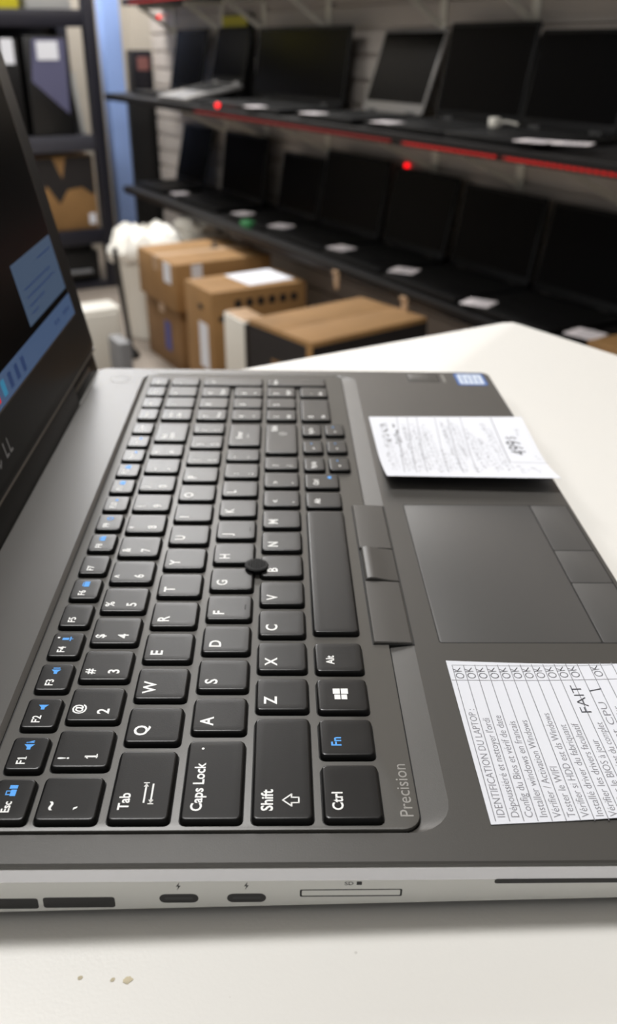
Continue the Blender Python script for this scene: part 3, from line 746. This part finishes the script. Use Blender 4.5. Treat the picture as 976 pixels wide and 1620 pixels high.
# kraft carton at the near end of the lower shelf
def carton(name, lo, hi, mats, label, cat='cardboard box', seam='x', tape=True, extra=None, rot=0.0):
    cx, cy = (lo[0] + hi[0]) / 2, (lo[1] + hi[1]) / 2
    t = thing(name, (cx, cy, lo[2]), label, cat, None, (0, 0, rot)); dx, dy, h = hi[0] - lo[0], hi[1] - lo[1], hi[2] - lo[2]
    mb = MB(); mb.prism(-dx / 2, dx / 2, -dy / 2, dy / 2, 0, h - .003, .004, .002, 0); mb.build('carton_body', mats[0], t)
    for s in (-1, 1):
        mb = MB()
        if seam == 'x': mb.prism(-dx / 2 + .001, dx / 2 - .001, min(s * .0015, s * (dy / 2 - .001)), max(s * .0015, s * (dy / 2 - .001)), h - .003, h, .002, .0008)
        else: mb.prism(min(s * .0015, s * (dx / 2 - .001)), max(s * .0015, s * (dx / 2 - .001)), -dy / 2 + .001, dy / 2 - .001, h - .003, h, .002, .0008)
        mb.build('top_flap', mats[1] if len(mats) > 1 else mats[0], t)
    if tape:
        mb = MB()
        if seam == 'x': mb.box(-dx / 2 - .0006, dx / 2 + .0006, -.024, .024, h - .05, h + .0006)
        else: mb.box(-.024, .024, -dy / 2 - .0006, dy / 2 + .0006, h - .05, h + .0006)
        mb.build('packing_tape', M_TAPE, t, smooth=0)
    if extra: extra(t, dx, dy, h)
    return t
carton('cardboard_box', (1.42, 0.86, ZLOW), (1.66, 1.175, ZLOW + .022), [M_CARD], 'flat tan cardboard box on the lower shelf at the right picture edge')

# ------------------------------------------------------------------ boxes, bin and cases on the floor
def decal(t, name, x0, x1, y0, y1, face, mm, d=.0012):
    mb = MB()
    if face == '-x': mb.box(-d, .001, x0, x1, y0, y1)
    elif face == '-y': mb.box(x0, x1, -d, .001, y0, y1)
    else: mb.box(x0, x1, y0, y1, -.001, d)
    return mb.build(name, mm, t, smooth=0)
def exA(t, dx, dy, h):
    o = decal(t, 'shipping_label', -.02, .05, .09, .16, '-x', M_PAPER); o.location.x = -dx / 2; o.location.y = -dy / 2 + .06
    o = decal(t, 'shipping_label', -.115, -.075, .10, .16, '-y', M_PAPER); o.location.y = -dy / 2; o.location.x = -.01
    mb = MB(); mb.prism(-.02, .02, -.012, .012, .0, .002, .01, 0); mb.tube([(0, -.02, .002), (.0, 0, .02), (.0, .02, .002)], .004)
    o = mb.build('carry_handle', M_BLK, t); o.location = (.06, .03, h)
carton('cardboard_box', (1.13, 2.85, FL), (1.46, 3.20, -.655), [M_CARDD], 'lower brown cardboard box of the rear stack, with blue print', extra=lambda t, dx, dy, h: setattr(decal(t, 'blue_print', -.06, .0, .06, .17, '-x', M_BLUEP), 'location', (-dx / 2, -.02, 0)))
carton('cardboard_box', (1.105, 2.80, -.655), (1.48, 3.18, -.49), [M_CARD], 'upper brown cardboard box of the rear stack, with taped pinkish top', extra=exA)
def exB(t, dx, dy, h):
    for x, f in ((-.115, '-y'),):
        mb = MB(); mb.prism(-.018, .018, -.009, .009, 0, .002, .009, 0, 0, fn=lambda a, b_, c: (a, -c, b_)); o = mb.build('hand_hole', M_GAP, t); o.location = (-.13, -dy / 2, h - .085)
    mb = MB(); mb.prism(-.018, .018, -.009, .009, 0, .002, .009, 0, 0, fn=lambda a, b_, c: (-c, a, b_)); o = mb.build('hand_hole', M_GAP, t); o.location = (-dx / 2, -.02, h - .06)
    o = decal(t, 'shipping_label', -.07, .0, .14, .29, '-x', M_PAPER); o.location = (-dx / 2, 0, 0)
    mb = MB()
    for i in range(6): mb.box(-.09 + i * .04, -.066 + i * .04, -.0012, .001, h - .055, h - .03)
    o = mb.build('dark_print', M_BLKC, t, smooth=0); o.location = (0, -dy / 2, 0)
carton('cardboard_box', (1.072, 2.41, FL), (1.41, 2.63, -.50), [M_CARD], 'middle brown cardboard box with white sheet on top, behind the black printed carton', extra=exB, tape=False)
mb = MB(); mb.prism(-.085, .085, -.085, .085, 0, .002, .002, 0); tag(mb.build('paper_sheet', M_PAPER, None, loc=(1.30, 2.535, -.4994), rot=(0, 0, R(4))), 'white paper sheet lying on the middle cardboard box', 'paper')
def exC(t, dx, dy, h):
    for f in (0, 1):
        pass
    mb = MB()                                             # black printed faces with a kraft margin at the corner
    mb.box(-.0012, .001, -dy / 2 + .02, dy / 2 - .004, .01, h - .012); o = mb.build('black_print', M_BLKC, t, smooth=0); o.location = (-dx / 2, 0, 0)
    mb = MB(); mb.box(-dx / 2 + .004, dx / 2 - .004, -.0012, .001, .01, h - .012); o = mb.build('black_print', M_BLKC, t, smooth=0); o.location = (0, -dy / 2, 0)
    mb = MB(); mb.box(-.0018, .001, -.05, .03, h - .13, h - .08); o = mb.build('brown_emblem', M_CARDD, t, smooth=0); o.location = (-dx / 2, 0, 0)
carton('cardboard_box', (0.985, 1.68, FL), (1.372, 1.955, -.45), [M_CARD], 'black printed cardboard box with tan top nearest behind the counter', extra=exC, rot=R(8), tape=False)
# white fronted slim computer case standing between the boxes
t = thing('computer_case', (1.095, 2.205, FL), 'slim white sided computer case with black front between the cardboard boxes', 'computer')
mb = MB(); mb.prism(-.035, .045, -.05, .09, 0, .372, .006, .003); mb.build('case_body', M_WPLA, t)
mb = MB(); mb.prism(-.033, .043, -.060, -.049, .002, .37, .008, .004); mb.build('front_panel', M_BLK, t)
mb = MB(); mb.prism(-.03, .04, -.045, .085, .371, .376, .004, .001); mb.build('top_panel', M_TAPE, t)
# bin with a crumpled white bag
t = thing('waste_bin', (1.225, 3.42, FL), 'white plastic waste bin with crumpled white bag behind the brown boxes', 'bin')
mb = MB(); mb.lathe([(.10, 0), (.105, .004), (.125, .33), (.138, .345), (.14, .36), (.132, .365), (.12, .345), (.09, .02)], 0, 0, 0, 32); mb.build('bin_body', M_WPLA, t)
rnd = random.Random(5); mb = MB(); L = []
for j, (r_, z_) in enumerate(((.145, .32), (.152, .35), (.148, .38), (.12, .415), (.08, .43), (.04, .425), (.006, .415))):
    L.append([((r_ + rnd.uniform(-.012, .012)) * math.cos(2 * PI * k / 28), (r_ + rnd.uniform(-.012, .012)) * math.sin(2 * PI * k / 28), z_ + rnd.uniform(-.022, .026)) for k in range(28)])
mb.loft(L, 0, False, True); mb.build('bin_bag', M_BAG, t, smooth=25)
rnd = random.Random(11); mb = MB(); L = []
for j, (r_, z_) in enumerate(((.05, 0), (.095, .002), (.10, .03), (.085, .055), (.05, .075), (.012, .08))):
    L.append([((r_ + rnd.uniform(-.015, .015)) * math.cos(2 * PI * k / 20), (r_ + rnd.uniform(-.015, .015)) * math.sin(2 * PI * k / 20), max(0, z_ + rnd.uniform(-.012, .012))) for k in range(20)])
mb.loft(L)
t2 = mb.build('plastic_bag', M_BAG, None, loc=(1.505, 3.53, -.52), smooth=25)
tag(t2, 'crumpled white plastic bag behind the top of the rear brown box', 'bag')
small_box('storage_box', (1.51, 3.53, FL), (.20, .22, .38), M_WPLA, 'white box under the crumpled plastic bag behind the brown stack', 'box', .004)
# strip of shade beside the bin, modelled as a thin black upright
t = thing('shade_strip', (1.035, 3.14, FL), 'dark strip of shade left of the white bin, built as a thin upright', 'stand')
mb = MB(); mb.tube([(0, 0, .01), (-.03, 0, .42)], .010, n=10); mb.build('shade_bar', M_BLK, t)
mb = MB(); mb.lathe([(.03, 0), (.032, .01), (.02, .03), (.01, .04)], 0, 0); mb.build('shade_foot', M_BLK, t)
# white drawer cabinet behind the laptop lid
t = thing('drawer_cabinet', (0.60, 2.44, FL), 'low white cabinet behind the laptop lid, on the floor', 'cabinet')
mb = MB(); mb.prism(-.15, .15, -.13, -.03, 0, .424, .012, .008); mb.build('cabinet_body', M_WPLA, t)
for i in range(2):
    mb = MB(); mb.prism(-.14, .14, -.136, -.129, .02 + i * .20, .21 + i * .20, .006, .002); d = mb.build('drawer', M_WPLA, t)
    mb = MB(); mb.prism(-.03, .03, -.142, -.135, .165 + i * .20, .18 + i * .20, .004, .002); mb.build('drawer_handle', M_GREY, d)
small_box('storage_box', (0.702, 2.20, FL), (.035, .10, .365), M_GREY, 'narrow grey upright box in front of the low white cabinet', 'box', .003)

# ------------------------------------------------------------------ storage rack at the far wall
t = thing('storage_rack', (0.85, 4.56, FL), 'dark metal storage rack at the far wall behind the screen', 'rack')
RX0, RX1, RY0, RY1 = -.45, .53, -.26, .26
for x in (RX0, RX1 - .055):
    for y in (RY0, RY1 - .05):
        mb = MB(); mb.prism(x, x + .055, y, y + .05, 0, 1.9, .004, .002); mb.build('upright', M_RACK, t)
for z_ in (.03, .285, .71, 1.225):
    mb = MB(); mb.prism(RX0 + .056, RX1 - .056, RY0 + .004, RY0 + .03, z_ - .07 if z_ > .1 else z_ - .028, z_, .003, .002)
    mb.prism(RX0 + .056, RX1 - .056, RY1 - .03, RY1 - .004, z_ - .055 if z_ > .1 else z_ - .028, z_, .003, .002)
    mb.prism(RX0 + .056, RX1 - .056, RY0 + .03, RY1 - .03, z_ - .016, z_ - .002, .003, .001)
    mb.build('rack_shelf', M_RACKG if z_ == .71 else M_RACK, t)
mb = MB(); mb.prism(RX0 + .01, RX1 - .01, RY1 + .001, RY1 + .006, .05, 1.85, .003, .001); mb.build('back_sheet', M_BLK, t)
RZ = {k: FL + k for k in (.03, .285, .71, 1.225)}
def tower(x, y, w, d, h, label, panel=None, papers=()):
    t = thing('computer_tower', (x, y, RZ[.71]), label, 'computer', 'computer towers on the rack')
    mb = MB(); mb.prism(-w / 2, w / 2, -d / 2 + .01, d / 2, 0, h, .006, .003); mb.build('case_body', M_BLK, t)
    mb = MB(); mb.prism(-w / 2, w / 2, -d / 2, -d / 2 + .012, .004, h - .004, .006, .003); mb.build('front_panel', M_BLK, t)
    if panel:
        mb = MB(); mb.poly(panel, -.003, .0, fn=lambda a, b_, c: (a, -d / 2 + c, b_)); o = mb.build('accent_panel', M_PCB, t, smooth=0)
    for (a, b_, c, e) in papers:
        mb = MB(); mb.box(a, b_, -d / 2 - .006, -d / 2 - .003, c, e); mb.build('paper_label', M_PAPER, t, smooth=0)
tower(0.93, 4.52, .19, .40, .40, 'black computer tower with white paper on its front, left one on the rack', None, ((.02, .075, .30, .40),))
tower(1.150, 4.52, .20, .40, .41, 'black computer tower with slanted blue grey front panel on the rack', [(-.06, .40), (.085, .40), (.075, .09), (-.08, .23)], ((-.045, .05, .315, .39),))
mb = MB(); mb.prism(-.012, .012, -.12, .12, 0, .26, .004, .002); mb.prism(-.014, .014, -.12, .12, .255, .262, .004, .001)
tag(mb.build('grey_panel', M_LGREY, None, loc=(1.298, 4.50, RZ[.71]), rot=(0, R(-6), 0)), 'thin light grey panel leaning beside the right rack upright', 'panel')
def exR(t, dx, dy, h):
    pts = [(-dx / 2 + .005, h - .004), (-dx / 2 + .005, h * .56), (-dx * .32, h * .48), (-dx * .22, h * .62), (-dx * .05, h * .36), (dx * .08, h * .55), (dx * .30, h * .58), (dx * .45, h * .46), (dx / 2 - .005, h * .5), (dx / 2 - .005, h - .004), (dx * .1, h - .004), (dx * .02, h * .7), (-dx * .1, h - .004)]
    mb = MB(); mb.poly(pts, -.0012, .001, fn=lambda a, b_, c: (a, c, b_)); o = mb.build('dark_print', M_BLKC, t, smooth=0); o.location.y = -dy / 2
    o = decal(t, 'shipping_label', dx * .36, dx * .46, .02, .07, '-y', M_PAPER); o.location.y = -dy / 2
carton('cardboard_box', (0.99, 4.34, RZ[.285]), (1.315, 4.72, RZ[.285] + .335), [M_CARD], 'brown cardboard box with dark jagged print on the rack', extra=exR)
carton('cardboard_box', (0.62, 4.34, RZ[.285]), (0.97, 4.72, RZ[.285] + .30), [M_CARDD], 'plain brown cardboard box on the rack behind the laptop screen')
t = thing('printer', (1.13, 4.50, RZ[.03]), 'black printer on the bottom level of the rack', 'printer')
mb = MB(); mb.prism(-.17, .17, -.16, .18, 0, .15, .02, .01); mb.build('printer_body', M_BLK, t)
mb = MB(); mb.prism(-.15, .15, -.14, .16, .15, .175, .02, .008); mb.build('scanner_lid', M_BLK, t)
mb = MB(); mb.prism(-.10, .12, -.20, -.15, .05, .062, .006, .003); mb.build('output_tray', M_GREY, t)
small_box('product_box', (0.93, 4.50, RZ[1.225]), (.26, .3, .16), M_YEL, 'yellow box on the top level of the rack', 'box', .003)
small_box('product_box', (1.19, 4.50, RZ[1.225]), (.20, .3, .13), M_LGREY, 'light grey box on the top level of the rack', 'box', .003)
# blue-lit column and things at the far end of the wall
mb = MB(); mb.prism(-.045, .045, -.045, .045, 0, CE - FL, .006, .003); mb.box(-.05, .05, -.05, .05, 0, .08)
o = mb.build('trim_2', M_COLM, None, loc=(1.545, 4.62, FL)); struct(o)
t = thing('product_box', (1.69, 4.70, ZUP - .0), 'dark product box with pinkish picture at the far end of the upper shelf', 'box')
t.location = (1.70, 4.66, -.03)
mb = MB(); mb.prism(-.05, .05, -.05, .05, 0, .19, .004, .002); mb.build('box_body', M_RACK, t)
mb = MB(); mb.box(-.03, .03, -.0515, -.049, .10, .16); mb.build('picture_print', M_PINK, t, smooth=0)
small_box('side_cabinet', (1.70, 4.72, FL), (.16, .22, FL * -1 - .03), M_BLK, 'tall black cabinet at the far end beside the blue-lit column', 'cabinet', .004)
# black boxed monitor with yellow band on the upper shelf
t = thing('product_box', (1.712, 3.535, ZUP), 'black product box with yellow band behind the silver laptop on the upper shelf', 'box')
mb = MB(); mb.prism(-.004, .024, -.12, .12, 0, .305, .003, .0015); mb.build('box_body', M_BLK, t)
mb = MB(); mb.box(-.0055, -.003, -.115, .115, .262, .30); mb.build('yellow_band', M_YEL, t, smooth=0)
